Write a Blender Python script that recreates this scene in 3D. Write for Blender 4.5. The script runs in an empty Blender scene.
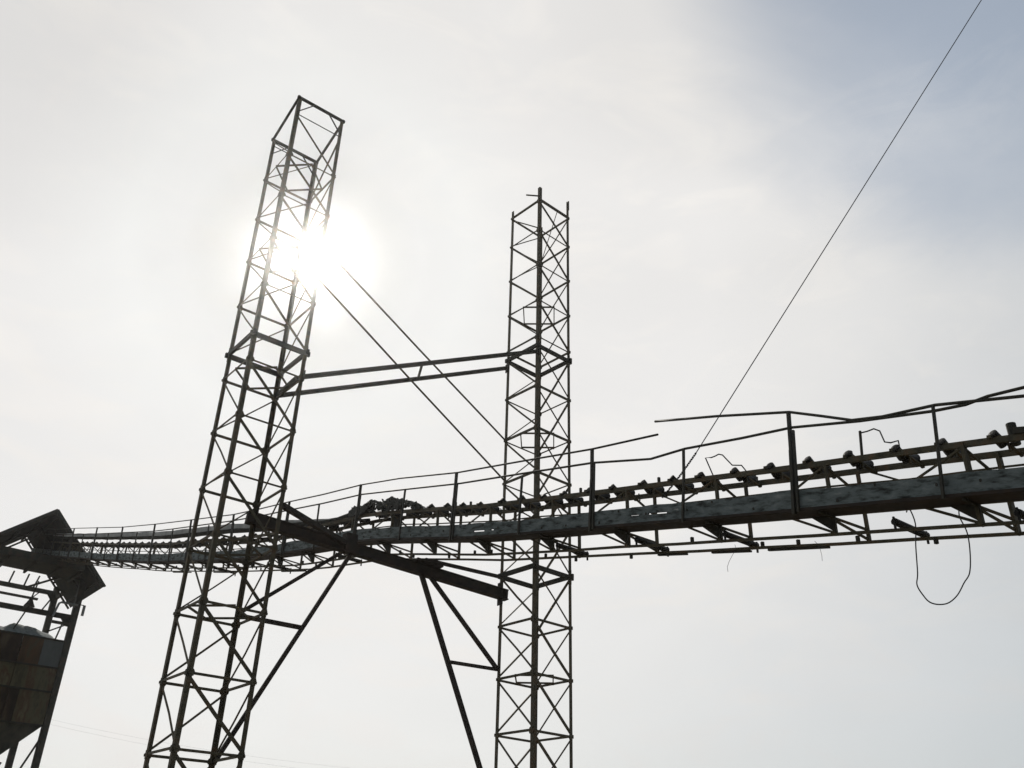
import bpy, bmesh, math, random
from mathutils import Vector, Matrix
random.seed(7)
R = math.radians
C = bpy.context.scene.collection
scene = bpy.context.scene

# ------------------------------------------------------------------ camera
# Drawing units: camera eye at (0, 0, 1.6); SC turns them into metres about the eye.
SC = 0.65
EYE = Vector((0, 0, 1.6))
def X(p): return EYE + (Vector(p) - EYE) * SC
GROUND = 0.0
GZ = EYE.z - EYE.z / SC                 # ground level in drawing units
F, PITCH, ROLL = 910.706, 0.51105066, 0.02832762
fw = Vector((0, math.cos(PITCH), math.sin(PITCH))); up = Vector((0, -math.sin(PITCH), math.cos(PITCH))); rt = Vector((1, 0, 0))
c_, s_ = math.cos(ROLL), math.sin(ROLL)
cr, cu = c_ * rt + s_ * up, -s_ * rt + c_ * up
cam = bpy.data.cameras.new('camera'); camo = bpy.data.objects.new('camera', cam); C.objects.link(camo)
cam.sensor_width = 36; cam.lens = F * 36 / 1024; cam.clip_start = 0.1; cam.clip_end = 20000
camo.matrix_world = Matrix(((cr.x, cu.x, -fw.x, EYE.x), (cr.y, cu.y, -fw.y, EYE.y), (cr.z, cu.z, -fw.z, EYE.z), (0, 0, 0, 1)))
scene.camera = camo

# ------------------------------------------------------------------ sky, sun, exposure
SUN = Vector((-0.2234, 0.7806, 0.5838)).normalized()
SUN_EL, SUN_AZ = math.asin(SUN.z), math.atan2(SUN.x, SUN.y)
scene.view_settings.view_transform = 'Standard'; scene.view_settings.look = 'None'
scene.view_settings.exposure = 0; scene.view_settings.gamma = 1; scene.view_settings.use_curve_mapping = False
world = bpy.data.worlds.new('World'); scene.world = world; world.use_nodes = True
nt = world.node_tree; N = nt.nodes; L = nt.links
bg = N['Background']; bg.inputs['Strength'].default_value = 0.1
sky = N.new('ShaderNodeTexSky'); sky.sky_type = 'NISHITA'; sky.sun_disc = False
sky.sun_elevation = SUN_EL; sky.sun_rotation = SUN_AZ
sky.air_density = 1.0; sky.dust_density = 0.3; sky.ozone_density = 1.0
tc = N.new('ShaderNodeTexCoord')
def vm(op, a, b=None):
    n = N.new('ShaderNodeVectorMath'); n.operation = op
    L.new(a, n.inputs[0])
    if b is not None:
        if isinstance(b, (tuple, list, Vector)): n.inputs[1].default_value = tuple(b)
        else: L.new(b, n.inputs[1])
    return n
def mt(op, a, b=None, clamp=False):
    n = N.new('ShaderNodeMath'); n.operation = op; n.use_clamp = clamp
    for i, v in enumerate((a, b)):
        if v is None: continue
        if isinstance(v, (int, float)): n.inputs[i].default_value = v
        else: L.new(v, n.inputs[i])
    return n.outputs[0]
CLEAR_DIR = (0.428, 0.485, 0.763)
GREY_DIR = (0.191, 0.569, 0.8)
dirn = vm('NORMALIZE', tc.outputs['Generated'])
dot = vm('DOT_PRODUCT', dirn.outputs[0], SUN).outputs['Value']
ang = mt('ARCCOSINE', mt('MINIMUM', dot, 1.0))
frac = mt('DIVIDE', ang, math.pi / 2)
# thin high cloud: forward scattering makes it bright round the sun
ramp = N.new('ShaderNodeValToRGB'); L.new(frac, ramp.inputs[0])
def stops(r, lst):
    e = r.color_ramp.elements
    while len(e) > 1: e.remove(e[-1])
    e[0].position = lst[0][0]; e[0].color = (*lst[0][1], 1)
    for p, c in lst[1:]:
        k = e.new(p); k.color = (*c, 1)
def dgr(d): return d / 90
W_ = (1.0, .976, .945)
def tone(v, t=W_): return tuple(v * k for k in t)
stops(ramp, [(0.0, tone(.54, (1, 1, .97))), (dgr(3.2), tone(.54, (1, 1, .97))), (dgr(5), tone(.69, (1, .995, .965))), (dgr(7), tone(.815, (1, .99, .965))), (dgr(10), tone(.89, (1, .99, .96))), (dgr(16), tone(.87)), (dgr(25), tone(.88)),
             (dgr(32), tone(.82, (1, .98, .95))), (dgr(40), tone(.715, (1, 1.0, .99))), (dgr(50), (.59, .61, .62)), (dgr(70), (.30, .325, .36)), (1.0, (.17, .20, .24))])
# patchiness of the veil
mp = N.new('ShaderNodeMapping'); L.new(dirn.outputs[0], mp.inputs[0])
mp.inputs['Rotation'].default_value = (R(20), R(-25), R(35)); mp.inputs['Scale'].default_value = (1.0, 1.6, 2.2)
nz = N.new('ShaderNodeTexNoise'); L.new(mp.outputs[0], nz.inputs['Vector'])
nz.inputs['Scale'].default_value = 2.6; nz.inputs['Detail'].default_value = 7; nz.inputs['Roughness'].default_value = .55
nz.inputs['Distortion'].default_value = .6
dens = N.new('ShaderNodeMapRange'); L.new(nz.outputs['Fac'], dens.inputs['Value'])
dens.inputs['From Min'].default_value = .3; dens.inputs['From Max'].default_value = .7
dens.inputs['To Min'].default_value = .97; dens.inputs['To Max'].default_value = 1.03
veil = N.new('ShaderNodeVectorMath'); veil.operation = 'SCALE'; L.new(ramp.outputs[0], veil.inputs[0])
# a clearing in the veil away from the sun (upper right of the view)
CLEAR = Vector(CLEAR_DIR).normalized()
cdot = vm('DOT_PRODUCT', dirn.outputs[0], CLEAR).outputs['Value']
clr = N.new('ShaderNodeMapRange'); clr.interpolation_type = 'SMOOTHSTEP'; L.new(mt('ADD', cdot, mt('MULTIPLY', mt('SUBTRACT', nz.outputs['Fac'], .5), -.035)), clr.inputs['Value'])
clr.inputs['From Min'].default_value = .940; clr.inputs['From Max'].default_value = .9995
clr.inputs['To Min'].default_value = .93; clr.inputs['To Max'].default_value = 0.38
# greyer patch of veil high on the left
gdot = vm('DOT_PRODUCT', dirn.outputs[0], Vector((-.52, .50, .69)).normalized()).outputs['Value']
gry = N.new('ShaderNodeMapRange'); gry.interpolation_type = 'SMOOTHSTEP'; L.new(gdot, gry.inputs['Value'])
gry.inputs['From Min'].default_value = .955; gry.inputs['From Max'].default_value = 1.0
gry.inputs['To Min'].default_value = 1.0; gry.inputs['To Max'].default_value = .88
gdot2 = vm('DOT_PRODUCT', dirn.outputs[0], Vector(GREY_DIR).normalized()).outputs['Value']
gry2 = N.new('ShaderNodeMapRange'); gry2.interpolation_type = 'SMOOTHSTEP'; L.new(gdot2, gry2.inputs['Value'])
gry2.inputs['From Min'].default_value = .972; gry2.inputs['From Max'].default_value = 1.0
gry2.inputs['To Min'].default_value = 1.0; gry2.inputs['To Max'].default_value = .905
L.new(mt('MULTIPLY', mt('MULTIPLY', dens.outputs[0], mt('MULTIPLY', gry.outputs[0], gry2.outputs[0])), 10.0), veil.inputs['Scale'])
mixs = N.new('ShaderNodeMix'); mixs.data_type = 'RGBA'; mixs.clamp_factor = True
# fine wisps of cirrus
mp2 = N.new('ShaderNodeMapping'); L.new(dirn.outputs[0], mp2.inputs[0]); mp2.inputs['Rotation'].default_value = (R(10), R(35), R(-20)); mp2.inputs['Scale'].default_value = (1.0, 1.0, 3.0)
nz2 = N.new('ShaderNodeTexNoise'); L.new(mp2.outputs[0], nz2.inputs['Vector']); nz2.inputs['Scale'].default_value = 7; nz2.inputs['Detail'].default_value = 9
nz2.inputs['Roughness'].default_value = .6; nz2.inputs['Distortion'].default_value = 1.0
wsp = N.new('ShaderNodeMapRange'); L.new(nz2.outputs['Fac'], wsp.inputs['Value']); wsp.inputs['From Min'].default_value = .5; wsp.inputs['From Max'].default_value = .8
wsp.inputs['To Min'].default_value = 0; wsp.inputs['To Max'].default_value = .11
L.new(mt('ADD', clr.outputs[0], wsp.outputs[0], True), mixs.inputs['Factor']); bl = vm('MULTIPLY', sky.outputs[0], (1.02, 1.09, 1.03)); L.new(bl.outputs[0], mixs.inputs['A']); L.new(veil.outputs[0], mixs.inputs['B'])
L.new(mixs.outputs['Result'], bg.inputs['Color'])

sl = bpy.data.lights.new('sun', 'SUN'); sl.energy = 3.0; sl.angle = R(0.53); sl.color = (1, .95, .87)
so = bpy.data.objects.new('sun', sl); C.objects.link(so)
so.rotation_euler = SUN.to_track_quat('Z', 'Y').to_euler(); so.location = (0, 0, 60)

# ------------------------------------------------------------------ materials
def material(name, cols, scale=6, rough=.75, metal=0.0, detail=6, coord='Object', stretch=(1, 1, 1), bump=0.0, thin=0.0, pos=(.3, .7)):
    m = bpy.data.materials.new(name); m.use_nodes = True
    n = m.node_tree.nodes; l = m.node_tree.links; b = n['Principled BSDF']
    b.inputs['Roughness'].default_value = rough; b.inputs['Metallic'].default_value = metal
    b.inputs['Specular IOR Level'].default_value = .3
    t = n.new('ShaderNodeTexCoord'); mp = n.new('ShaderNodeMapping'); l.new(t.outputs[coord], mp.inputs[0]); mp.inputs['Scale'].default_value = stretch
    z = n.new('ShaderNodeTexNoise'); l.new(mp.outputs[0], z.inputs['Vector'])
    z.inputs['Scale'].default_value = scale; z.inputs['Detail'].default_value = detail; z.inputs['Roughness'].default_value = .62
    r = n.new('ShaderNodeValToRGB'); l.new(z.outputs['Fac'], r.inputs[0])
    e = r.color_ramp.elements
    e[0].position = pos[0]; e[-1].position = pos[1]; e[0].color = (*cols[0], 1); e[-1].color = (*cols[-1], 1)
    for i, c in enumerate(cols[1:-1]):
        k = e.new(pos[0] + (pos[1] - pos[0]) * (i + 1) / (len(cols) - 1)); k.color = (*c, 1)
    l.new(r.outputs[0], b.inputs['Base Color'])
    if bump:
        bp = n.new('ShaderNodeBump'); bp.inputs['Strength'].default_value = bump; bp.inputs['Distance'].default_value = .01
        l.new(z.outputs['Fac'], bp.inputs['Height']); l.new(bp.outputs[0], b.inputs['Normal'])
    if thin:
        tr = n.new('ShaderNodeBsdfTranslucent'); l.new(r.outputs[0], tr.inputs[0])
        mx = n.new('ShaderNodeMixShader'); mx.inputs[0].default_value = thin
        out = n['Material Output']; l.new(b.outputs[0], mx.inputs[1]); l.new(tr.outputs[0], mx.inputs[2]); l.new(mx.outputs[0], out.inputs[0])
    return m
STEEL = material('rusty painted steel', [(.055, .05, .033), (.115, .10, .062), (.17, .105, .055)], 7, .7, .15, bump=.3)
DARK = material('dark steel', [(.03, .03, .023), (.05, .048, .035), (.075, .055, .036)], 5, .75, .1, bump=.3)
BEAM = material('dark brown beam steel', [(.025, .021, .017), (.04, .03, .022), (.065, .042, .028)], 4, .8, .05, bump=.3)
RAIL = material('rail pipe steel', [(.035, .036, .03), (.075, .065, .045)], 9, .6, .2)
WOOD = material('weathered grey plank', [(.02, .02, .017), (.085, .098, .092), (.165, .19, .185), (.195, .222, .218), (.29, .31, .295)], 3.2, .9, 0, 13, 'UV', (.9, 2.6, 1), .8, pos=(.33, .68))
ROLLER = material('roller', [(.018, .018, .016), (.04, .034, .026)], 12, .6, .2)
RUBBER = material('old rubber belt', [(.022, .024, .02), (.05, .05, .042), (.075, .075, .06)], 6, .9, 0, bump=.4)
SHEET = material('pale belt edge', [(.42, .43, .43), (.62, .63, .62)], 3, .6, 0, thin=.45)
CABLE = material('black cable', [(.018, .018, .018), (.03, .03, .03)], 20, .6)
ROOF = material('dark corrugated sheet', [(.03, .031, .026), (.05, .05, .042), (.08, .062, .045)], 3, .7, .1, bump=.2)
GRAVEL = material('pale gravel', [(.16, .18, .175), (.30, .33, .32), (.42, .45, .43)], 9, .95, 0, 10, bump=.8)
EARTH = material('dry earth', [(.07, .06, .04), (.11, .095, .065), (.16, .135, .10)], .35, .95, 0, 10, bump=.3)
PALE = material('pale galvanised tube', [(.22, .23, .23), (.34, .35, .35)], 9, .5, .2)
def plate_mat(name, cols, sc=1.6): return material(name, [tuple(v * 1.3 for v in c) for c in cols], sc, .85, 0, 9, 'Object', (1.5, 1.5, .5), .3, pos=(.34, .66))
PLATES = [plate_mat('rust brown plate', [(.045, .03, .018), (.07, .045, .026), (.095, .055, .03), (.075, .065, .04)]),
          plate_mat('olive plate', [(.06, .052, .03), (.10, .088, .05), (.085, .05, .028), (.125, .11, .065)]),
          plate_mat('dark rust plate', [(.025, .019, .014), (.045, .03, .02), (.08, .06, .036)]),
          plate_mat('grey patch plate', [(.085, .095, .092), (.115, .125, .122), (.08, .06, .04)], .9)]

# ------------------------------------------------------------------ mesh helpers
class MB:
    def __init__(self): self.v = []; self.f = []; self.uv = None
    def _add(self, vs, fs):
        o = len(self.v); self.v += [Vector(v) for v in vs]; self.f += [tuple(i + o for i in f) for f in fs]
    def bar(self, a, b, w, h=None, ref=(0, 0, 1), ext=0.0, off=(0, 0)):
        h = h or w; a, b = Vector(a), Vector(b); d = (b - a).normalized(); a = a - d * ext; b = b + d * ext
        ref = Vector(ref)
        if abs(d.dot(ref.normalized())) > .985: ref = Vector((1, .3, 0))
        sx = d.cross(ref).normalized(); sy = sx.cross(d).normalized()
        o = sx * off[0] + sy * off[1]
        vs = [p + o + sx * i * w / 2 + sy * j * h / 2 for p in (a, b) for i, j in ((-1, -1), (1, -1), (1, 1), (-1, 1))]
        self._add(vs, [(3, 2, 1, 0), (4, 5, 6, 7), (0, 1, 5, 4), (1, 2, 6, 5), (2, 3, 7, 6), (3, 0, 4, 7)]); return self
    def angle(self, a, b, w, t, d1, d2):
        """L-section: flanges along d1 and d2 from the corner line a-b"""
        a, b, d1, d2 = Vector(a), Vector(b), Vector(d1), Vector(d2)
        pr = [(0, 0), (w, 0), (w, t), (t, t), (t, w), (0, w)]
        vs = [p + d1 * i + d2 * j for p in (a, b) for i, j in pr]
        n = 6
        self._add(vs, [(0, 3, 2, 1), (0, 5, 4, 3), (6, 7, 8, 9), (6, 9, 10, 11)] + [(i, (i + 1) % n, (i + 1) % n + n, i + n) for i in range(n)]); return self
    def tube(self, pts, r, n=8, caps=True):
        pts = [Vector(p) for p in pts]; rings = []
        prev = None
        for i, p in enumerate(pts):
            d = (pts[min(i + 1, len(pts) - 1)] - pts[max(i - 1, 0)]).normalized()
            if prev is None:
                prev = d.cross(Vector((0, 0, 1)) if abs(d.z) < .95 else Vector((1, 0, 0))).normalized()
            sx = (prev - d * prev.dot(d)).normalized(); prev = sx; sy = d.cross(sx)
            rr = r[i] if isinstance(r, (list, tuple)) else r
            rings.append([p + (sx * math.cos(2 * math.pi * k / n) + sy * math.sin(2 * math.pi * k / n)) * rr for k in range(n)])
        fs = []
        for i in range(len(pts) - 1):
            for k in range(n): fs.append((i * n + k, i * n + (k + 1) % n, (i + 1) * n + (k + 1) % n, (i + 1) * n + k))
        if caps: fs += [tuple(range(n - 1, -1, -1)), tuple((len(pts) - 1) * n + k for k in range(n))]
        self._add([v for r_ in rings for v in r_], fs); return self
    def prism(self, poly, nrm, t):
        """flat polygon given thickness t along nrm"""
        nrm = Vector(nrm).normalized() * t; n = len(poly); P = [Vector(p) for p in poly]
        self._add(P + [p + nrm for p in P], [tuple(range(n - 1, -1, -1)), tuple(range(n, 2 * n))] + [(i, (i + 1) % n, (i + 1) % n + n, i + n) for i in range(n)]); return self
    def build(self, name, mat, parent=None, smooth=False):
        me = bpy.data.meshes.new(name)
        vs = [X(v) for v in self.v]
        base = Vector((0, 0, 0))
        q = parent
        while q is not None: base += q.location; q = q.parent
        if parent is None and vs:
            zmin = min(v.z for v in vs); base = sum(vs, Vector()) / len(vs); base.z = zmin
        elif vs and parent.type == 'MESH':
            base = base
        me.from_pydata([v - base for v in vs], [], self.f)
        bm_ = bmesh.new(); bm_.from_mesh(me); bmesh.ops.recalc_face_normals(bm_, faces=bm_.faces); bm_.to_mesh(me); bm_.free(); me.update()
        if self.uv:
            ul = me.uv_layers.new(name='UVMap')
            for lp in me.loops: ul.data[lp.index].uv = self.uv[lp.vertex_index]
        me.materials.append(mat)
        if smooth:
            for p in me.polygons: p.use_smooth = True
        o = bpy.data.objects.new(name, me); C.objects.link(o)
        if parent is not None: o.parent = parent
        else: o.location = base
        return o
def tag(o, label, cat, group=None, kind=None):
    o['label'] = label; o['category'] = cat
    if group: o['group'] = group
    if kind: o['kind'] = kind
    return o
def thing(name, base, label, cat, group=None):
    o = bpy.data.objects.new(name, None); C.objects.link(o); o.location = X(base); o.empty_display_size = .2
    return tag(o, label, cat, group)
def jit(a): return random.uniform(-a, a)

# ------------------------------------------------------------------ ground
g = MB(); S_ = 9000
n_ = 40
gv = []; gf = []
def gcoord(i): 
    t = (i / n_ * 2 - 1); return math.copysign(abs(t) ** 4, t) * S_
for i in range(n_ + 1):
    for j in range(n_ + 1):
        x, y = gcoord(i), gcoord(j); gv.append((x, y, GZ + 0.06 * math.sin(x * .31 + y * .17) * (1 if abs(x) > 3 or abs(y) > 3 else 0)))
for i in range(n_):
    for j in range(n_): gf.append((i * (n_ + 1) + j, (i + 1) * (n_ + 1) + j, (i + 1) * (n_ + 1) + j + 1, i * (n_ + 1) + j + 1))
g._add(gv, gf); go = g.build('ground', EARTH); go['kind'] = 'structure'

# ------------------------------------------------------------------ lattice towers
A = (-6.71024, 21.4317, -0.108518, 1.56164); B = (0.88307, 26.81889, -0.0526828, 1.5)
def cor(T, k, z):                       # 0 near, 1 right, 2 far, 3 left
    a = T[2] + R([-90, 0, 90, 180][k % 4]); r = T[3] / 2 ** .5
    return Vector((T[0] + r * math.cos(a), T[1] + r * math.sin(a), z))
def lattice(T, root, levels, tops, strong, diaph, sect):
    """levels: node heights bottom to top. tops: leg top heights. sect(z) -> (near ring, far ring, [4 diagonals])"""
    for k in range(4):
        p = cor(T, k, 0); d1 = (cor(T, k + 1, 0) - p).normalized(); d2 = (cor(T, k - 1, 0) - p).normalized()
        mb = MB(); zs = GZ - .1
        out = -(d1 + d2).normalized() * .012
        mb.angle(cor(T, k, zs) + out, cor(T, k, tops[k]) + out, .11, .014, d1, d2)
        for z in strong:                # splice plates on the leg at the flange joints
            for d, e in ((d1, d2), (d2, d1)):
                q = cor(T, k, z) + out * 1.6 + d * .055 - e * .004
                mb.bar(q + Vector((0, 0, -.22)), q + Vector((0, 0, .22)), .085, .010, e)
        mb.build('leg', STEEL, root)
    for i, z in enumerate(levels):
        if z in strong: continue
        wn, wf, dg = sect(z)
        mb = MB()
        for k in range(4):
            w = wn if k in (0, 3) else wf
            a, b = cor(T, k, z + (.012 if k % 2 else -.012)), cor(T, k + 1, z + (.012 if k % 2 else -.012))
            mb.bar(a, b, w * .55, w, (0, 0, 1), ext=.045)
        mb.build('ring_frame', STEEL, root)
        for k in range(4):              # gusset plates where the members meet the leg
            p = cor(T, k, z); d1 = (cor(T, k + 1, z) - p).normalized(); d2 = (cor(T, k - 1, z) - p).normalized(); gm = MB()
            for d, e in ((d1, d2), (d2, d1)):
                h_ = .09 + jit(.015)
                gm.prism([p + d * .01 - e * .016 + Vector((0, 0, -h_)), p + d * .12 - e * .016 + Vector((0, 0, -h_ * .8)), p + d * .15 - e * .016, p + d * .11 - e * .016 + Vector((0, 0, h_ * .8)), p + d * .01 - e * .016 + Vector((0, 0, h_))], e * -1, .012)
            gm.build('gusset_plate', STEEL, root)
        if z in diaph:
            mb = MB()
            ms = [(cor(T, k, z) + cor(T, k + 1, z)) / 2 for k in range(4)]
            for k in range(4):
                mb.bar(ms[k] + Vector((0, 0, .03 * (k % 2))), ms[(k + 1) % 4] + Vector((0, 0, .03 * (k % 2))), .035, .05, ext=.02)
            mb.build('inner_frame', STEEL, root)
    for z in strong:
        mb = MB()
        for k in range(4):
            dz = .02 if k % 2 else -.02
            mb.bar(cor(T, k, z + dz), cor(T, k + 1, z + dz), .07, .135, ext=.09)
        mb.build('flange_frame', DARK, root)
    for i in range(len(levels) - 1):
        z0, z1 = levels[i], levels[i + 1]
        if z1 - z0 < 1.0: continue
        wn, wf, dg = sect(z1)
        for k in range(4):              # diagonals spiral down: left top > near bottom > ...
            a, b = cor(T, k, z1 - .05), cor(T, k + 1, z0 + .05)
            inn = (Vector((T[0], T[1], 0)) - (cor(T, k, 0) + cor(T, k + 1, 0)) / 2).normalized() * .022
            m_ = (a + b) / 2 + inn * (1 + jit(1.2)) + Vector((0, 0, jit(.018)))
            MB().bar(a + inn, m_, dg[k], .028, inn, ext=.004).bar(m_, b + inn, dg[k], .028, inn, ext=.004).build('diagonal_brace', STEEL, root)

ta = thing('lattice_tower', (A[0], A[1], GZ), 'tall rusty square lattice tower at left, seeming to lean right, with the sun behind it', 'tower', 'lattice towers')
LA = [-.6, .95, 2.5, 4.09, 5.64, 7.21, 8.79, 10.37, 11.95, 13.55, 14.33, 15.94, 17.52, 19.10, 20.65]
def sectA(z):
    if z > 14.4: return (.032, .062, [.06, .032, .034, .032])
    if z > 8: return (.042, .065, [.07, .036, .036, .034])
    return (.055, .06, [.08, .04, .05, .045])
lattice(A, ta, LA, [22.98, 22.98, 22.36, 22.36], [14.33], (8.79, 13.55, 17.52, 20.65, 7.21), sectA)
# top: slanted head frame, knee braces, last panel
mb = MB()
tz = [22.96, 22.96, 22.33, 22.33]
for k in range(4): mb.bar(cor(A, k, tz[k]), cor(A, k + 1, tz[(k + 1) % 4]), .06, .085, ext=.05)
mb.build('head_frame', DARK, ta)
for k, kk in ((0, 1), (2, 3)):
    for a, b in ((k, kk), (kk, k)):
        p, q = cor(A, a, tz[a]), cor(A, b, tz[b])
        MB().bar(p.lerp(q, .34), cor(A, a, tz[a] - .62), .045, .02).build('knee_brace', DARK, ta)
MB().bar(cor(A, 0, 22.28), cor(A, 1, 22.28), .022).build('tie_rod', DARK, ta)
MB().bar(cor(A, 2, 22.1), cor(A, 3, 22.1), .022).build('tie_rod', DARK, ta)
for k, w in ((0, .05), (1, .03), (2, .026), (3, .03)):
    MB().bar(cor(A, k, 22.25), cor(A, k + 1, 20.7), w, .02, cor(A, k, 0) - Vector((A[0], A[1], 0))).build('diagonal_brace', STEEL, ta)
MB().bar(cor(A, 1, 22.4), cor(A, 2, 20.75), .03, .02).build('diagonal_brace', STEEL, ta)

tb = thing('lattice_tower', (B[0], B[1], GZ), 'upright thinner lattice tower near the middle with bare leg ends sticking up at its top', 'tower', 'lattice towers')
LB = [-.6, .93, 2.42, 3.95, 5.46, 6.96, 8.46, 9.99, 11.5, 13.0, 14.52, 16.04, 17.56, 17.91, 19.40, 20.90, 22.44, 23.78]
def sectB(z):
    if z > 17.7: return (.038, .07, [.08, .034, .034, .04])
    if z > 9.9: return (.075, .04, [.036, .078, .036, .055])
    return (.065, .06, [.082, .034, .052, .048])
lattice(B, tb, LB, [24.42, 24.55, 24.2, 24.12], [9.99, 17.56], (6.96, 14.52, 19.40), sectB)
MB().bar(cor(B, 3, 23.80), cor(B, 0, 23.80), .05, .075).bar(cor(B, 0, 23.83), cor(B, 1, 23.83), .05, .075).build('head_frame', STEEL, tb)
MB().bar(cor(B, 0, 23.98), cor(B, 0, 24.02) + Vector((-.5, .1, .08)), .04).build('stub_rod', STEEL, tb)
MB().bar(cor(B, 1, 24.2), cor(B, 1, 24.62), .05).build('stub_rod', STEEL, tb)
MB().bar(cor(B, 2, 22.4), cor(B, 1, 23.9) + Vector((-.42, .2, .35)), .022).build('tie_rod', STEEL, tb)

# ------------------------------------------------------------------ members between the towers
t = thing('cross_tie', (A[0] * .5 + B[0] * .5, 24.2, 13.5), 'pair of dark parallel steel ties joining the two lattice towers above the conveyor', 'tie beam')
u1, u2 = cor(A, 1, 13.59), Vector((.75, 25.76, 17.32)); l1, l2 = cor(A, 2, 13.64), Vector((-.19, 26.87, 17.29))
u1 = cor(A, 1, 15.19); l1 = cor(A, 2, 15.24); u2 = cor(B, 0, 17.32); l2 = cor(B, 3, 17.29)
u1.z, l1.z = 13.59, 13.64
MB().bar(u1, u2, .11, .11).build('tie_beam', DARK, t); MB().bar(l1, l2, .11, .11).build('tie_beam', DARK, t)
for p_, q_ in ((u1, u2), (u2, u1), (l1, l2), (l2, l1)):
    MB().bar(p_ + Vector((0, 0, -.16)), p_ + Vector((0, 0, .16)), .2, .025, (q_ - p_).normalized()).build('end_plate', DARK, t)
MB().bar(u1.lerp(u2, .455), l1.lerp(l2, .565), .07).build('link_brace', DARK, t)
MB().bar(u1.lerp(u2, -.02), l1.lerp(l2, .0), .1).build('link_brace', DARK, t)
for (z0, z1, lab) in ((17.97, 14.56, 'upper one of two long thin rods slanting between the lattice towers'), (16.81, 13.15, 'lower one of two long thin rods slanting between the lattice towers')):
    o = MB().tube([cor(A, 1, z0), cor(A, 1, z0).lerp(cor(B, 3, z1), .5) + Vector((0, 0, -.03)), cor(B, 3, z1)], .03, 6).build('brace_rod', STEEL)
    tag(o, lab, 'rod', 'slanting rods between the towers')

t = thing('support_beam', (-4.2, 24.1, 3.5), 'heavy dark brown beam with propping struts carrying the conveyor between the two towers', 'beam')
ba, bb = cor(A, 2, 9.97), cor(B, 3, 9.46)
def bm(f, z=0): 
    p = ba.lerp(bb, f); return p + Vector((0, 0, z))
MB().bar(bm(-.03), bm(1.03), .16, .27).build('main_beam', BEAM, t)
mb = MB()
for zz_ in (.14, -.14): mb.bar(bm(-.03, zz_), bm(1.03, zz_), .24, .028)
mb.build('beam_flange', BEAM, t)
MB().bar(cor(A, 1, 9.9), bm(.345, .08), .13, .13).build('stay', BEAM, t)
MB().bar(bm(.35, -.15), bm(.35, .38), .34, .26, (-.63, .78, 0)).build('bearing_block', BEAM, t)
MB().bar(bm(.61, .19), bm(.72, .19), .55, .06).build('bearing_plate', BEAM, t)
for f_ in (0, 1):
    c_p = cor(A, 2, 9.97) if f_ == 0 else cor(B, 3, 9.46)
    MB().bar(c_p + Vector((0, 0, -.34)), c_p + Vector((0, 0, .34)), .26, .03, (bb - ba).normalized()).build('end_plate', BEAM, t)
for f_ in (.08, .22, .48, .62, .85, .95):
    MB().bar(bm(f_, -.12), bm(f_, .12), .012, .2, (bb - ba).normalized()).build('stiffener', BEAM, t)
MB().bar(bm(.66, .33), cor(B, 3, 9.97), .09, .09).build('stay', BEAM, t)
MB().bar(bm(.33, -.15), cor(A, 2, 7.51), .1, .1).build('strut', BEAM, t)
sa0, sa1 = bm(.36, -.15), cor(A, 2, 4.04)
MB().bar(sa0, sa1, .1, .1).build('strut', BEAM, t)
MB().bar(cor(A, 2, 7.45), Vector((-5.2, 23.47, 7.43)), .1, .1).build('strut_tie', BEAM, t)
sb0, sb1 = bm(.65, -.15), cor(B, 3, 3.5)
MB().bar(sb0, sb1 + (sb1 - sb0).normalized() * .1, .115, .115).build('strut', BEAM, t)
MB().bar(bm(.69, -.15), cor(B, 3, 7.23), .1, .1).build('strut', BEAM, t)
MB().bar(Vector((-1.51, 25.97, 7.22)), cor(B, 3, 7.24), .085, .085).build('strut_tie', BEAM, t)

# ------------------------------------------------------------------ conveyor
TH = R(-39)
P0 = Vector((-2.92, 24.94, 0)); D = Vector((math.sin(TH), math.cos(TH), 0)); T = Vector((math.cos(TH), -math.sin(TH), 0))
PATH = [(-34, 3.75), (-16.56, 7.24), (-14.69, 7.62), (-11.57, 8.24), (-8.4, 8.90), (-5.85, 9.42), (-2.58, 10.12), (-1.46, 10.42), (2.74, 11.44), (5.98, 11.95),
        (9.65, 12.62), (12.31, 13.11), (22.73, 15.49), (33.35, 18.19), (42.96, 20.71), (51.19, 23.01), (60, 25.4)]
def H(s):
    for (a, ha), (b, hb) in zip(PATH, PATH[1:]):
        if s <= b or b == 60: return ha + (hb - ha) * (s - a) / (b - a)
def W(s, u, w): return P0 + D * s + T * u + Vector((0, 0, H(s) + w))
S0, S1 = -32, 50
def srange(a, b, step):
    n = max(1, int(round((b - a) / step))); return [a + (b - a) * i / n for i in range(n + 1)]
def run(mb, a, b, u, w, bw, bh, step=1.6, wob=0.0):
    ss = srange(a, b, step)
    pts = [W(s, u + jit(wob), w + jit(wob)) for s in ss]
    for p, q in zip(pts, pts[1:]): mb.bar(p, q, bw, bh, ext=.004)
    return mb
cv = thing('conveyor', (P0.x, P0.y, H(0) - .8), 'long inclined belt conveyor gallery with plank walkway and handrail crossing between the towers', 'conveyor')
UN, UF, WT, WM, WB = .45, 1.08, .63, -.36, -.72
def wb(s): return WB + .13 * min(1, max(0, (s - 8) / 4))     # near and far truss planes; top, middle and bottom chords
for u, dz in ((UN, 0), (UF, .0)):
    mb = MB(); run(mb, S0, S1, u, WT, .06, .10, wob=.006); mb.build('stringer', STEEL, cv)
    mb = MB(); run(mb, S0, 8, u, WB, .05, .05, wob=.008); run(mb, 12, S1, u, wb(12), .045, .045, wob=.008); mb.bar(W(8, u, WB), W(12, u, wb(12)), .05, .05); mb.build('bottom_chord', STEEL, cv)
mb = MB(); run(mb, S0, S1, UN, WM, .05, .06); mb.build('middle_chord', STEEL, cv)
mb = MB(); run(mb, S0, S1, UF, .38, .03, .03, wob=.02); mb.build('side_rod', STEEL, cv)
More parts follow.
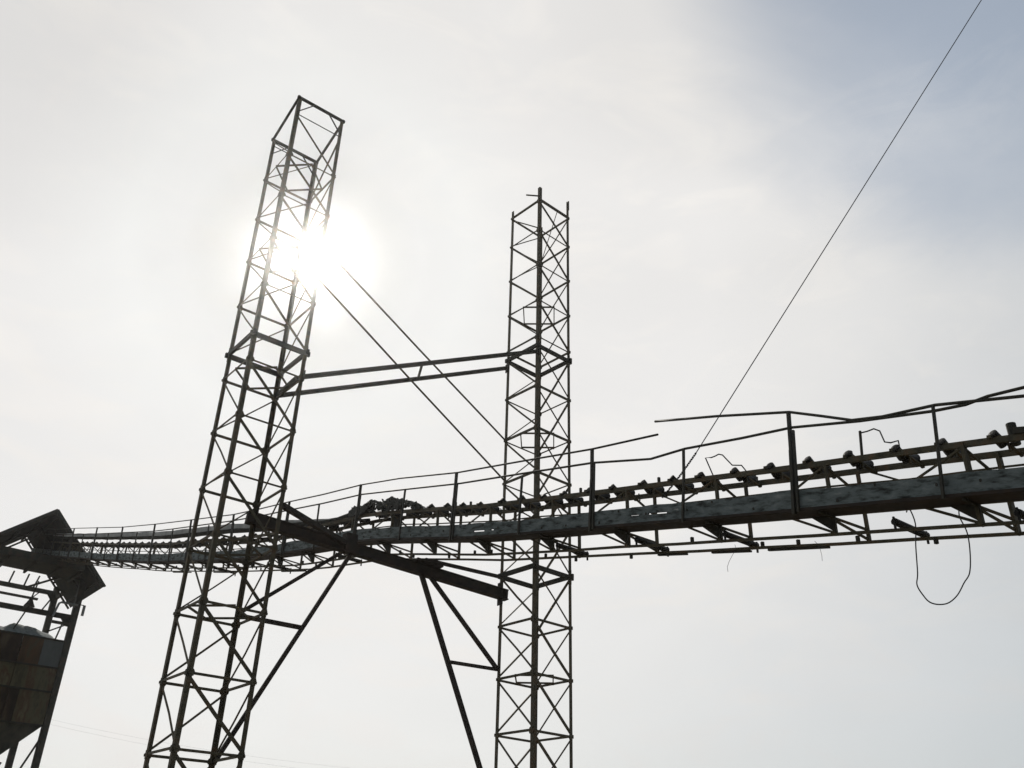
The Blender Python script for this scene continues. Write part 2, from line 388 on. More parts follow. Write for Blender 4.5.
# truss posts and braces
bays = [-10.7 + 2.45 * k for k in range(-8, 24)]
for i, s in enumerate(bays):
    heavy = .13 if -17.5 < s < -14.3 else .06
    if s < S1 - 1:
        MB().bar(W(s, UN, wb(s) - .02), W(s, UN, WT + .02), heavy, .055, D).build('truss_post', STEEL, cv)
        MB().bar(W(s - .25, UF, wb(s) - .02), W(s - .25, UF, WT + .02), heavy, .055, D).build('truss_post', STEEL, cv)
        # walkway bracket: gusset plate below the deck
        mb = MB(); q = [W(s - .05, UN - .05, WM - .03), W(s + (.42 if s < 12 else .25), UN - .06, WM - .03), W(s - .02, UN - .05, WM - (.34 if s < 12 else .2))]
        mb.prism(q, T, .02); mb.bar(W(s, 0.02, WM - .05), W(s, UN, WM - .05), .05, .06)
        mb.build('walkway_bracket', DARK, cv)
    if i < len(bays) - 1 and bays[i + 1] < S1 - 1 and s > -23:
        e = bays[i + 1]
        MB().bar(W(s + .85, UN, WM), W(s + .03, UN, wb(s) + .03), .035, .045).build('truss_brace', STEEL, cv)
        for a_, b_ in ((W(s, UN, WM - .06), W(s - .25, UF, WM - .14)), (W(s, UN, WM - .10), W(s - .25, UF, wb(s) + .03)), (W(s, UN, WT - .06), W(s - .25, UF, .12))):
            MB().bar(a_, b_, .035, .04).build('cross_brace', STEEL, cv)
        MB().bar(W(s + random.uniform(.9, 1.3), UN, .05), W(s + .03, UN, WT - .05), .03, .035).build('truss_brace', STEEL, cv)
        if i % 2: MB().bar(W(s - .5, UF, WT - .05), W(s - 1.7, UF, .05), .03, .035).build('truss_brace', STEEL, cv)
# bolted cleats on the bottom chords
for s in srange(-17, 30, 1.22):
    u = random.choice((UN, UF)); d = random.choice((.1, .1, -.1))
    s2 = s + jit(.4); MB().bar(W(s2, u, wb(s2) + .02), W(s2, u, wb(s2) + d + .02 * (d > 0)), .05, .06).build('chord_cleat', DARK, cv)
# long flat bars lying on the lower chord
for a, b in ((-12.6, -11.3), (-10.9, -9.95), (-9.3, -8.5), (14.8, 17.0), (19.8, 22.2), (8.2, 10.2)):
    MB().bar(W(a, UF + .02, wb(a) - .05), W(b, UF + .02, wb(b) - .045), .06, .038).build('flat_bar', DARK, cv)

# walkway: deck and the plank edge boards facing the camera
mb = MB(); ss = srange(S0, S1, 1.2)
for a, b in zip(ss, ss[1:]): mb.bar(W(a, .205, -.375), W(b, .205, -.375), .41, .035, ext=.002)
mb.build('walkway_deck', BEAM, cv)
mb = MB(); run(mb, S0, S1, -.005, -.365, .05, .055); mb.build('deck_edge_angle', BEAM, cv)
joints = [-32, -27.6, -22.7, -17.8, -12.74, -7.6, -2.32, 2.9, 8.0, 13.0, 17.8, 22.7, 28.1, 33.4, 38.9, 43.8, 50]
holes = [(-9.75, -9.25, -.20, -.165), (-9.0, -8.75, -.19, -.17), (-10.05, -9.9, -.13, -.115), (-3.72, -3.25, -.24, -.20), (-4.1, -3.95, -.22, -.19)]
def plank(a, b):
    mb = MB(); mb.uv = []
    cuts = sorted(set([round(x, 3) for x in srange(a + .015, b - .015, .30)] + [h for q in holes for h in q[:2] if a < h < b]))
    ws = sorted(set([0, -.035, -.1, -.17, -.25, -.30, -.35] + [h for q in holes for h in q[2:] if a < q[0] < b]))
    dz0, dz1, ph = jit(.025), jit(.025), random.uniform(0, 9)
    idx = {}
    for layer, u in ((0, -.012), (1, .03)):
        for i, s in enumerate(cuts):
            e = dz0 + (dz1 - dz0) * (s - a) / (b - a) + .012 * math.sin(s * 1.7 + ph)
            bow = .018 * math.sin(s * .9 + ph)
            for j, w in enumerate(ws):
                ww = w + e * (1 if w > -.3 else .4) + (jit(.012) if w == 0 else 0)
                idx[(layer, i, j)] = len(mb.v); mb.v.append(W(s, u + bow, ww)); mb.uv.append((s, w + 3.1 * ph))
    def hole(i, j):
        sm, wm = (cuts[i] + cuts[i + 1]) / 2, (ws[j] + ws[j + 1]) / 2
        return any(q[0] < sm < q[1] and q[2] < wm < q[3] for q in holes)
    for i in range(len(cuts) - 1):
        for j in range(len(ws) - 1):
            if hole(i, j): continue
            mb.f.append((idx[0, i, j], idx[0, i, j + 1], idx[0, i + 1, j + 1], idx[0, i + 1, j]))
            mb.f.append((idx[1, i, j], idx[1, i + 1, j], idx[1, i + 1, j + 1], idx[1, i, j + 1]))
    m = len(ws) - 1; n = len(cuts) - 1
    for i in range(n):
        mb.f.append((idx[0, i, 0], idx[0, i + 1, 0], idx[1, i + 1, 0], idx[1, i, 0])); mb.f.append((idx[0, i, m], idx[1, i, m], idx[1, i + 1, m], idx[0, i + 1, m]))
    for j in range(m):
        mb.f.append((idx[0, 0, j], idx[1, 0, j], idx[1, 0, j + 1], idx[0, 0, j + 1])); mb.f.append((idx[0, n, j], idx[0, n, j + 1], idx[1, n, j + 1], idx[1, n, j]))
    return mb.build('edge_plank', WOOD, cv)
for a, b in zip(joints, joints[1:]): plank(a, b)
for s in srange(-16, 9, .82):
    s += jit(.2); w = random.choice((-.06, -.17, -.27)); MB().bar(W(s, -.045, w - .022), W(s, -.045, w + .022), .03, .02, T).build('plank_bolt', DARK, cv)

# handrail
RAIL_POSTS = [(-30.6, 1.5, 1, 0), (-28.0, 1.16, 0, 0), (-25.5, 1.52, 1, 0), (-22.9, 1.2, 0, 0), (-20.4, 1.5, 1, 0), (-17.9, 1.15, 0, 0), (-15.42, 1.17, -.02, 0), (-12.80, 1.54, 1, .05), (-10.28, 1.16, 0, 0), (-7.63, 1.51, 1, 0), (-5.15, 1.12, 0, 0), (-2.34, 1.51, 1, 0), (.22, 1.15, 0, 0), (2.9, 1.49, 1, 0),
              (5.62, 1.2, 0, 0), (8.0, 1.55, 1, 0), (11.15, 1.2, 0, 0), (13.05, 1.52, 1, 0), (15.6, 1.17, 0, 0), (17.9, 1.53, 1, 0), (20.1, 1.18, 0, 0), (22.9, 1.53, 1, 0),
              (25.5, 1.17, 0, 0), (28.3, 1.48, 1, 0), (30.8, 1.14, 0, 0), (33.45, 1.53, 1, 0), (36.2, 1.12, 0, 0), (38.9, 1.49, 1, 0), (41.3, 1.12, 0, 0), (43.75, 1.45, 1, 0), (46.3, 1.4, 0, 0), (48.6, 1.4, 0, 0)]
for s, h, tall, lean in RAIL_POSTS:
    s -= .07
    mb = MB(); l0 = jit(.03); b0 = s + (.16 if s < -9 else .11 if s < 4 else 0 if s < 12 else -.3)
    def along(w, o=0): f = (w + .45) / (h + .45); return W(b0 + (s - b0) * f + o, -.06, w)
    if tall == 1:
        mid = along(h * .5, l0)
        mb.bar(along(-.46), mid, .085, .055, D); mb.bar(mid, along(h), .075, .05, D)
        mb.bar(along(-.42, -.085), along(1.16, -.075), .05, .04, D)
    else:
        mb.bar(along(-.42), along(h * .5, l0), .05, .04, D); mb.bar(along(h * .5, l0), along(h), .05, .04, D)
    mb.build('handrail_post', RAIL, cv)
def rail(name, pts, r=.024):
    P = []
    for (s, w), (s2, w2) in zip(pts, pts[1:]):
        n = max(1, int(abs(s2 - s) / 2)); P += [W(s - .07 + (s2 - s) * k / n, -.06, w + (w2 - w) * k / n) for k in range(n)]
    P.append(W(pts[-1][0] - .07, -.06, pts[-1][1])); MB().tube(P, r, 6).build(name, RAIL, cv, True)
rail('top_rail', [(-9.56, 1.9), (-11.17, 1.75), (-12.82, 1.54), (-13.46, 1.34), (-14.01, 1.16), (-14.56, 1.13), (-15.46, 1.18), (-16.83, 1.08), (-17.9, 1.12), (-20.4, 1.2), (-25.5, 1.18), (-31, 1.15)], .027)
rail('top_rail', [(-9.62, 1.58), (-7.64, 1.515), (-5.17, 1.53), (-2.4, 1.51), (.59, 1.53), (2.86, 1.48), (8.01, 1.55), (13.1, 1.52), (18.0, 1.52), (23.0, 1.53), (28.4, 1.46), (33.5, 1.5), (38.5, 1.5), (44, 1.45), (50, 1.44)])
rail('mid_rail', [(50, 1.05), (33.77, 1.13), (25.66, 1.16), (20.18, 1.18), (13.05, 1.25), (7.94, 1.22), (2.79, 1.14), (.2, 1.15), (-2.52, 1.18), (-5.18, 1.19), (-7.63, 1.17), (-9.38, 1.04), (-10.32, 1.15),
                  (-11.73, 1.18), (-12.82, 1.22), (-14.14, 1.12), (-15.4, 1.08), (-15.92, 1.10), (-16.27, 1.18), (-16.86, 1.23), (-18.5, 1.42), (-20.4, 1.5), (-25.5, 1.52), (-31, 1.5)], .026)

# idlers: carrier bar, two brackets, three rollers in a trough
def idler(s, near):
    fr = MB()
    fr.bar(W(s + .02, UN - .03, WT + .05), W(s, UF + .03, WT - .07), .05, .035)
    fr.bar(W(s, UN + .22, WT - .02), W(s, UN + .22, WT - .13), .035, .03, D); fr.bar(W(s, UN + .6, WT + .03), W(s, UN + .6, WT - .1), .035, .03, D)
    rr = []
    fr.bar(W(s + .19, UN - .04, WT + .055), W(s + .12, UN - .04, WT + .055), .05, .05)
    wings = (((UN - .03, WT + .105), (UN + .20, WT - .04)), ((UN + .25, WT - .03), (UN + .60, WT + .09)))
    if near:
        o = fr.build('idler', STEEL, cv)
        for (u0, w0), (u1, w1) in wings:
            if random.random() < .07: continue
            a, b = W(s + .09 + jit(.035), u0 + jit(.015), w0 + jit(.02)), W(s + .09 + jit(.035), u1, w1 + jit(.025)); d = (b - a)
            m = MB().tube([a - d * .04, a, b, b + d * .04], [.035, .076, .076, .035], 12); m.build('roller', ROLLER, o)
    else:
        for (u0, w0), (u1, w1) in wings: fr.tube([W(s + .09, u0, w0), W(s + .09, u1, w1)], .06, 7)
        fr.build('idler', ROLLER, cv)
s = -17.05; k = 0; idl = []
while s < 47:
    idl.append(s); s += .825 if s < 2 else 1.1
for s in idl:
    if s > -17.4: idler(s + jit(.06), s < 2.6)
for s in (-19, -20.6, -22.2, -23.8): idler(s, False)
# return rollers under the truss
for k in range(-3, 18):
    s = -8.6 - 2.45 * k * (1 if k > 0 else 1) if k <= 3 else None
    if s is None: break
for s in (-16.2, -14.3, -10.9, -8.6, -6.1, 4.6, 9.8, 15.0):
    mb = MB(); a, b = W(s, UN - .14, WB + .11), W(s - .05, UF + .16, WB + .09)
    mb.tube([a, b], .062, 9)
    for p in (a, b): mb.bar(p + Vector((0, 0, .08)), p - Vector((0, 0, .14)), .035, .03, D)
    mb.build('return_roller', ROLLER, cv)
# cable hangers bent over the stringer
def strip(name, pts, u, r):
    MB().tube([W(a, u, b) for a, b in pts], r, 5).build(name, CABLE, cv)
strip('bent_bar', [(-10.65, .66), (-10.49, 1.09), (-10.64, 1.08), (-10.74, 1.10), (-10.83, 1.13), (-10.92, 1.10), (-11.02, .98), (-11.13, .85), (-11.35, .82), (-11.44, .69), (-11.49, .43)], .45, .014)
strip('bent_bar', [(-13.92, 1.11), (-14.05, 1.12), (-14.18, 1.15), (-14.28, 1.09), (-14.33, .87), (-14.43, .84), (-14.57, .86), (-14.57, .70)], .45, .014)
MB().bar(W(-13.87, .45, .6), W(-13.92, .45, 1.15), .035).build('stub_post', DARK, cv)
MB().tube([W(-16.28, .72, .62), W(-16.28, .72, .98)], .075, 12).build('stub_post', DARK, cv)
MB().bar(W(-16.9, .45, .7), W(-16.4, .45, .74), .12, .1).build('stub_post', DARK, cv)
for s in (-13.4, -9.1, -6.7, -4.4, -1.6, -2.2, 1.0): q = s + jit(.3); MB().bar(W(q, UN + .02, WT), W(q, UN + .02, WT + .17), .05, .05, D).build('stringer_cleat', DARK, cv)
# hopper-like drop box under the stringer near the torn belt
mb = MB(); mb.prism([W(1.45, .6, .60), W(1.75, .6, .60), W(1.78, .6, .42), W(1.95, .6, .08), W(1.40, .6, .08), W(1.42, .6, .42)], T, .12)
mb.build('drop_plate', DARK, cv)
# belt still lying on the upper run, torn off near the towers
BELT = [(3.1, 1.00), (3.6, 1.02), (4.3, 1.0), (5.29, .92), (7.15, 1.03), (10.07, 1.17), (13.97, 1.27), (19.09, 1.26), (25.02, 1.25), (36.33, 1.26), (48, 1.26)]
def bw(s):
    for (a, ha), (b, hb) in zip(BELT, BELT[1:]):
        if s <= b: return ha + (hb - ha) * (s - a) / (b - a)
    return BELT[-1][1]
def belt_strip(a, b, prof, thick, mat, name, parent, step=.5, rag=0, taper=0):
    mb = MB(); ss = srange(a, b, step); m = len(prof); top = []
    for layer in (0, 1):
        for i, s in enumerate(ss):
            for j, (u, dw) in enumerate(prof):
                mb.v.append(W(s + (jit(rag) if i in (0, len(ss) - 1) else 0), u, bw(s) + (dw if not taper else -.2 + (dw + .2) * min(1, (s - taper) / 7 + .04)) - layer * thick + .012 * math.sin(s * 2.3 + j)))
    n = len(ss); o = n * m
    for i in range(n - 1):
        for j in range(m - 1):
            q = i * m + j; mb.f.append((q, q + 1, q + m + 1, q + m)); mb.f.append((o + q, o + q + m, o + q + m + 1, o + q + 1))
        for j in (0, m - 1):
            q = i * m + j; mb.f.append((q, q + m, o + q + m, o + q))
    for j in range(m - 1):
        mb.f.append((j, o + j, o + j + 1, j + 1)); q = (n - 1) * m + j; mb.f.append((q, q + 1, o + q + 1, o + q))
    return mb.build(name, mat, parent)
belt = belt_strip(3.0, 48, [(.36, -.19), (.40, -.23), (.5, -.27), (.62, -.27), (.78, -.23), (.95, -.15), (1.16, .0)], .05, RUBBER, 'belt', cv, rag=.15)
belt_strip(5.0, 48, [(.33, -.005), (.345, -.1), (.36, -.2)], .012, SHEET, 'pale_edge_strip', belt, taper=5.0)
# torn, folded end of the belt: a ragged draped heap
mb = MB(); ns, nu = 44, 14; idx = {}
def heap(s):                              # outline of the heap along the conveyor
    pts = [(-.05, .66, .62), (.25, .74, .64), (.5, .88, .75), (.9, .98, .80), (1.2, 1.01, .68), (1.8, 1.05, .66), (2.3, 1.03, .70), (2.5, 1.02, .87), (3.0, 1.02, .88), (3.15, 1.02, .68), (3.4, 1.02, .66), (4.2, 1.0, .66)]
    for (a, ta_, ba_), (b, tb_, bb_) in zip(pts, pts[1:]):
        if s <= b:
            f = (s - a) / (b - a); return ta_ + (tb_ - ta_) * f, ba_ + (bb_ - ba_) * f
    return pts[-1][1:]
for side in (0, 1):
    for i in range(ns + 1):
        s = -.05 + 4.25 * i / ns; tp, bt = heap(s)
        for j in range(nu + 1):
            f = j / nu; u = .34 + .34 * f
            arch = math.sin(f * math.pi) ** .45
            w = bt + (tp - bt) * arch + .035 * math.sin(s * 7 + j * 1.3) * arch + .05 * math.sin(s * 4.3 + 1) * arch + jit(.05)
            if side: w = bt + (w - bt) * .5 - .02
            w += .36 * (u - .30) * (1 - arch * .6)
            idx[side, i, j] = len(mb.v); mb.v.append(W(s + jit(.03), u + jit(.02), w))
gone = set()
for _ in range(26): 
    i, j = random.randrange(0, ns), random.randrange(0, nu)
    gone.add((i, j))
for i in range(ns):
    for j in range(nu):
        if (i, j) in gone or (25 < i < 32 and random.random() < .5) or (i < 9 and random.random() < .3): continue
        for side in (0, 1):
            q = (idx[side, i, j], idx[side, i + 1, j], idx[side, i + 1, j + 1], idx[side, i, j + 1]); mb.f.append(q if side else q[::-1])
for _ in range(34):                        # hanging shreds
    s = random.uniform(.1, 3.0); tp, bt = heap(s); u = random.choice((.3, .34, .42, 1.1)); w0 = bt + random.uniform(.05, .15)
    mb.bar(W(s, u, w0), W(s + jit(.25), u + jit(.05), w0 - random.uniform(.05, .12)), .05, .015)
for _ in range(5):
    s = random.uniform(1.6, 3.1); tp, bt = heap(s); mb.bar(W(s, .4, tp - .06), W(s + jit(.2), .4, tp + random.uniform(.0, .05)), .06, .02)
mb.build('torn_end', RUBBER, belt)

for s in (-13.0, -11.4, -10.1, -8.3, -7.4, -5.6, -4.9, -3.3, -1.2):   # scraps of steel caught on the frame
    q = W(s + jit(.3), UN + random.uniform(.05, .5), WT - .02)
    MB().bar(q, q + D * jit(.12) + Vector((0, 0, -random.uniform(.1, .24))), .03, .02).build('scrap', DARK, cv)
# loop of cable hanging under the walkway
LOOP = [(-14.40, -.38), (-14.44, -.30), (-14.49, -.58), (-14.45, -.97), (-14.37, -1.40), (-14.34, -1.62), (-14.38, -1.79), (-14.48, -1.90), (-14.62, -1.935), (-14.78, -1.89), (-14.93, -1.78), (-15.07, -1.6), (-15.17, -1.42), (-15.26, -1.11), (-15.28, -.8), (-15.24, -.53), (-15.24, -.36)]
pts = [W(a + jit(.012), .6 + jit(.03), b + jit(.012)) for a, b in LOOP]
fine = []
for i in range(len(pts) - 1):
    p0, p1, p2, p3 = pts[max(i - 1, 0)], pts[i], pts[i + 1], pts[min(i + 2, len(pts) - 1)]
    for k in range(5):
        q = k / 5; fine.append(.5 * ((2 * p1) + (p2 - p0) * q + (2 * p0 - 5 * p1 + 4 * p2 - p3) * q * q + (3 * p1 - p0 - 3 * p2 + p3) * q ** 3))
fine.append(pts[-1])
tag(MB().tube(fine, .011, 6).build('cable', CABLE, None, True), 'thin black cable hanging in a loop below the right end of the conveyor', 'cable')
# wisps of wire hanging under the gallery
for s, w, n in ((-10.75, -.7, 5), (-12.5, -.72, 4)):
    p = [W(s, .8, w)]
    for k in range(n): p.append(p[-1] + D * jit(.10) + Vector((0, 0, -.10)))
    MB().tube(p, .004, 4).build('loose_wire', CABLE, cv)

# guy wire and its chain
g0 = W(-10.02, .75, 1.36); far = Vector((12.1, 15.8, 22.5)); gd = (far - g0)
gw = MB().tube([g0 + gd * k / 8 * 1.25 for k in range(9)], .0115, 6).build('guy_wire', CABLE)
tag(gw, 'long thin steel wire rising steeply to the upper right from the conveyor', 'wire')
mb = MB(); c0, c1 = g0, W(-9.0, .75, .42); nl = 26
for k in range(nl):
    p = c0.lerp(c1, k / nl) + Vector((0, 0, -.03 * math.sin(k / nl * math.pi))); q = c0.lerp(c1, (k + .85) / nl) + Vector((0, 0, -.03 * math.sin((k + .85) / nl * math.pi)))
    mb.bar(p, q, .045 if k % 2 else .014, .014 if k % 2 else .045)
mb.build('chain', CABLE, gw)

# ------------------------------------------------------------------ silo with its head-house roof
def Q(u, s, z): return P0 + D * s + T * u + Vector((0, 0, z))
UL, UR, SF, SB = -4.3, 3.02, 46.0, 52.9
si = thing('silo', (P0 + D * 49 + T * -.6).to_tuple()[:2] + (GZ,), 'rusty plated storage bin on tall legs under a dark gabled roof at far left', 'silo')
for u, s, z in ((UR, SF, 21.0), (UL, SF, 21.0), (UR, SB, 21.0), (UL, SB, 21.0)):
    MB().bar(Q(u, s, GZ), Q(u, s, z), .40, .40, D).build('leg', DARK, si)
for s, z, a, b, w in ((SF, 17.37, UL, UR, .32), (SB, 20.5, UL, UR, .30), (SB, 19.85, UL, 1.9, .14), (SF, 16.9, 1.7, UR, .16), (SF, 20.1, UL, UR, .3)):
    MB().bar(Q(a, s, z), Q(b, s, z), .24, w).build('cross_beam', DARK, si)
for u in (UL, UR):
    MB().bar(Q(u, SF, 20.1), Q(u, SB, 20.1), .2, .28).build('cross_beam', DARK, si)
for a, b in (((1.46, 19.9), (-.5, 18.75)), ((1.4, 18.6), (.9, 17.5)), ((.2, 19.7), (.0, 18.8)), ((-.46, 19.7), (-.6, 18.8)), ((-1.41, 19.7), (-1.55, 18.8)), ((2.9, 17.0), (1.6, 16.2)), ((2.4, 16.9), (2.2, 15.7))):
    MB().bar(Q(a[0], SF, a[1]), Q(b[0], SF, b[1]), .13 if a[0] == 1.46 else .09).build('brace', DARK, si)
mb = MB(); mb.prism([Q(2.2, SF - .03, 17.2), Q(UR, SF - .03, 17.2), Q(UR, SF - .03, 16.7), Q(2.6, SF - .03, 16.75)], D, .05); mb.build('corner_gusset', DARK, si)
mb = MB(); mb.prism([Q(.9, SF - .2, 18.6), Q(1.5, SF - .2, 18.6), Q(1.55, SF - .2, 17.8)], D, .06); mb.build('corner_gusset', DARK, si)
# bin
ROWS = [(15.72, 13.98), (13.94, 12.46), (12.42, 10.38)]
COLS = [(UL + .2, -2.4), (-2.36, .22), (.26, 2.84)]
pm = [[2, 2, 0], [0, 1, 1], [2, 2, 1]]
for r_, (zt, zb) in enumerate(ROWS):
    for c_i, (ua, ub) in enumerate(COLS):
        splits = [(ua, ub, PLATES[pm[r_][c_i]])]
        if r_ == 0 and c_i == 2: splits = [(ua, 1.55, PLATES[0]), (1.57, ub, PLATES[3])]
        if r_ == 2 and c_i == 2: splits = [(ua, .9, PLATES[2]), (.92, ub, PLATES[1])]
        for a, b, m in splits:
            mb = MB(); mb.bar(Q(a, SF - .02 + jit(.02), (zt + zb) / 2), Q(b, SF - .02 + jit(.02), (zt + zb) / 2), .06, zt - zb); mb.build('bin_plate', m, si)
mb = MB()
for u in (UL + .16, UR - .16): mb.bar(Q(u, SF, 13.05), Q(u, SB, 13.05), .06, 5.34)
mb.bar(Q(UL + .2, SB, 13.05), Q(UR - .2, SB, 13.05), .06, 5.34); mb.build('bin_wall', PLATES[0], si)
mb = MB()
for z in (15.74, 13.96, 12.44, 10.36): mb.bar(Q(UL + .2, SF - .07, z), Q(UR - .2, SF - .07, z), .07, .11)
mb.build('bin_rib', DARK, si)
hc = (-.65, 49.0); ra = [(UL + .2, SF), (UR - .2, SF), (UR - .2, SB), (UL + .2, SB)]; rb = [(-1.15, 48.5), (-.15, 48.5), (-.15, 49.5), (-1.15, 49.5)]
mb = MB(); zt, zb = 10.34, 7.2
vs = [Q(u, s, zt) for u, s in ra] + [Q(u, s, zb) for u, s in rb] + [Q(u, s, zt + .1) for u, s in [(a + (.06 if a < 0 else -.06), b) for a, b in ra]] + [Q(u, s, zb) for u, s in [(-1.1, 48.55), (-.2, 48.55), (-.2, 49.45), (-1.1, 49.45)]]
mb._add(vs, [(k, (k + 1) % 4, 4 + (k + 1) % 4, 4 + k) for k in range(4)] + [(8 + k, 12 + k, 12 + (k + 1) % 4, 8 + (k + 1) % 4) for k in range(4)] + [(4 + k, 4 + (k + 1) % 4, 12 + (k + 1) % 4, 12 + k) for k in range(4)] + [(k, 8 + k, 8 + (k + 1) % 4, (k + 1) % 4) for k in range(4)])
mb.build('hopper', plate_mat('hopper steel', [(.03, .034, .03), (.06, .064, .058), (.09, .085, .072)]), si)
for a, b in (((2.9, 9.6), (1.9, 7.0)), ((1.0, 8.0), (.55, 7.0))):
    MB().bar(Q(a[0], SF, a[1]), Q(b[0], SF, b[1]), .11).build('brace', DARK, si)
for z in (5.5, 2.0):
    for s in (SF, SB): MB().bar(Q(UL, s, z), Q(UR, s, z), .2, .25).build('cross_beam', DARK, si)
# head platform under the conveyor end
mb = MB(); mb.prism([Q(-4.4, 43.2, 19.9), Q(2.2, 43.2, 19.9), Q(2.2, 46.1, 19.9), Q(-4.4, 46.1, 19.9)], (0, 0, 1), .12)
for u in (-4, -2.4, -.8, .8, 2.1): mb.bar(Q(u, 43.3, 19.8), Q(u, 46.1, 19.8), .14, .2)
mb.bar(Q(-4.4, 43.15, 20.1), Q(2.2, 43.15, 20.1), .08, .5)
mb.build('head_platform', DARK, si)
# gabled sheet roof, open towards the conveyor
AP, EL, ER = (-.46, 23.51), (-4.9, 19.87), (3.73, 19.11); RF, RB = 43.0, 50.5
def slope(e, name):
    mb = MB(); n = 34; m = 6; nrm = Vector((0, 0, 1)) * (AP[0] - e[0]) + T * 0
    du, dz = e[0] - AP[0], e[1] - AP[1]; ln = math.hypot(du, dz); nv = (T * (-dz / ln) + Vector((0, 0, du / ln))) * (1 if du > 0 else -1)
    for lay in (0, 1):
        for i in range(n * 2 + 1):
            s = RF + (RB - RF) * i / (2 * n); o = (.045 if i % 2 else -.0) - lay * .02
            for j in range(m + 1):
                f = j / m; mb.v.append(Q(AP[0] + du * f, s, AP[1] + dz * f) + nv * o + D * 0)
    k = m + 1; o2 = (n * 2 + 1) * k
    for i in range(n * 2):
        for j in range(m):
            q = i * k + j; mb.f.append((q, q + 1, q + k + 1, q + k)); mb.f.append((o2 + q, o2 + q + k, o2 + q + k + 1, o2 + q + 1))
    o = mb.build(name, ROOF, si)
    pl = MB()
    for f in (.08, .36, .64, .92): pl.bar(Q(AP[0] + du * f, RF + .05, AP[1] + dz * f) - nv * .1, Q(AP[0] + du * f, RB - .05, AP[1] + dz * f) - nv * .1, .09, .13)
    for s in (RF + .12, (RF + RB) / 2, RB - .12): pl.bar(Q(AP[0], s, AP[1]) - nv * .2, Q(e[0], s, e[1]) - nv * .2, .1, .12)
    pl.build('roof_rafters', DARK, o)
slope(ER, 'roof_slope'); slope(EL, 'roof_slope')
mb = MB(); mb.bar(Q(AP[0], RF - .03, AP[1] - .06), Q(ER[0], RF - .03, ER[1] - .06), .05, .16); mb.bar(Q(AP[0], RF - .03, AP[1] - .06), Q(EL[0], RF - .03, EL[1] - .06), .05, .16); mb.build('barge_board', ROOF, si)
# head drum of the conveyor under the roof
MB().tube([W(49.3, .3, .75), W(49.3, 1.2, .75)], .42, 16).build('head_drum', ROLLER, cv)
# conduit and lamp tube on the right leg
MB().tube([Q(UR, SF - .25, 18.2), Q(1.95, SF - .25, 18.2), Q(1.80, SF - .25, 18.1), Q(1.62, SF - .25, 17.2)], .075, 7).build('conduit', PALE, si)
mb = MB(); mb.tube([Q(UR + .1, SF - .1, 18.3), Q(UR + .4, SF - .1, 18.3), Q(UR + .45, SF - .1, 18.22)], .035, 6); mb.tube([Q(UR + .47, SF - .1, 18.3), Q(UR + .47, SF - .1, 17.6)], [.1, .1], 8); mb.build('lamp_tube', PALE, si)
# bell-shaped shade hung in the opening
hl = MB().tube([Q(.2, SF + .6, 18.35), Q(.2, SF + .6, 18.2), Q(.2, SF + .6, 17.95), Q(.2, SF + .6, 17.75)], [.08, .12, .24, .36], 12).build('hanging_cone', DARK)
tag(hl, 'small dark cone hanging on a rod above the gravel in the storage bin', 'cone')
mb = MB(); mb.tube([Q(.2, SF + .6, 18.3), Q(.35, SF + .6, 19.5)], .05, 6); mb.tube([Q(.2, SF + .6, 18.3), Q(.75, SF + .6, 19.0)], .04, 6); mb.tube([Q(.2, SF + .6, 17.8), Q(-.35, SF + .6, 16.1)], .05, 6)
mb.build('rod', DARK, hl)
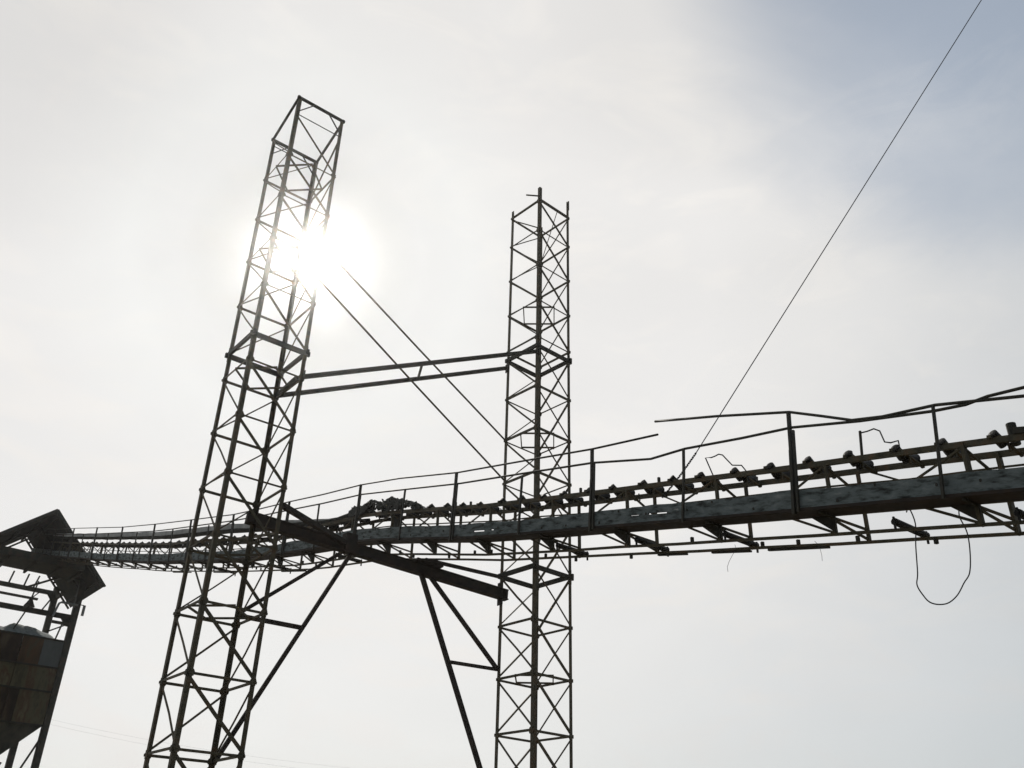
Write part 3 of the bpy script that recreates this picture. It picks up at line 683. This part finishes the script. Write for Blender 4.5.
# gravel heaped above the rim
mb = MB(); nu_, ns_ = 40, 24
for i in range(nu_ + 1):
    for j in range(ns_ + 1):
        u = UL + .26 + (UR - UL - .52) * i / nu_; s = SF + .06 + (SB - SF - .12) * j / ns_
        prof = [(UL, 15.9), (-3.2, 16.3), (-1.8, 16.0), (-.8, 15.95), (-.3, 16.3), (.6, 16.25), (1.5, 16.1), (2.2, 15.85), (2.8, 15.5), (UR, 15.4)]
        for (ua, za), (ub, zb_) in zip(prof, prof[1:]):
            if ua <= u <= ub: zt_ = za + (zb_ - za) * (u - ua) / (ub - ua)
        f = (s - SF) / 1.3
        z = 15.5 + (zt_ + .42 - 15.5) * (min(1, f) ** .8 if f < 1 else max(0, 1 - (f - 1) / 4)) + jit(.025) + .03 * math.sin(u * 5 + s * 3)
        if j == 0: z = 15.5
        mb.v.append(Q(u, s, z))
for i in range(nu_):
    for j in range(ns_):
        q = i * (ns_ + 1) + j; mb.f.append((q, q + ns_ + 1, q + ns_ + 2, q + 1))
tag(mb.build('gravel_heap', GRAVEL, None, True), 'pale grey gravel heaped above the rim of the rusty storage bin', 'gravel')

# ------------------------------------------------------------------ far power lines, low behind everything
for k, (a, b, lab) in enumerate((((-94.57, 200, 31.6), (-40.85, 200, 23.18), 'upper of two very faint wires low in the sky far beyond the bin'), ((-94.3, 200, 30.62), (-40.69, 200, 22.06), 'lower of two very faint wires low in the sky far beyond the bin'))):
    a, b = Vector(a), Vector(b); d = b - a
    p = [a + d * f + Vector((0, 0, -2.2 * (1 - (2 * f - .5) ** 2) * .3)) for f in [-.6 + .1 * i for i in range(28)]]
    tag(MB().tube(p, .009, 4).build('power_line', CABLE), lab, 'power line', 'far power lines')

# ------------------------------------------------------------------ forward-scattering air volume, added to wash the sun's glow over the members
hz = MB(); lo, hi = GZ - 1.8, 26.5
hz.bar(Vector((0, 9100, (lo + hi) / 2)), Vector((0, -9100, (lo + hi) / 2)), 18200, hi - lo)
hm = bpy.data.materials.new('glow_haze'); hm.use_nodes = True; hn = hm.node_tree.nodes; hn.remove(hn['Principled BSDF'])
pv = hn.new('ShaderNodeVolumePrincipled'); pv.inputs['Color'].default_value = (.97, .97, .97, 1); pv.inputs['Density'].default_value = .00058; pv.inputs['Anisotropy'].default_value = .97
hm.node_tree.links.new(pv.outputs[0], hn['Material Output'].inputs['Volume'])
ho = hz.build('glow_haze', hm); ho['kind'] = 'stuff'; ho['label'] = 'thin air volume added to make the glow round the sun'
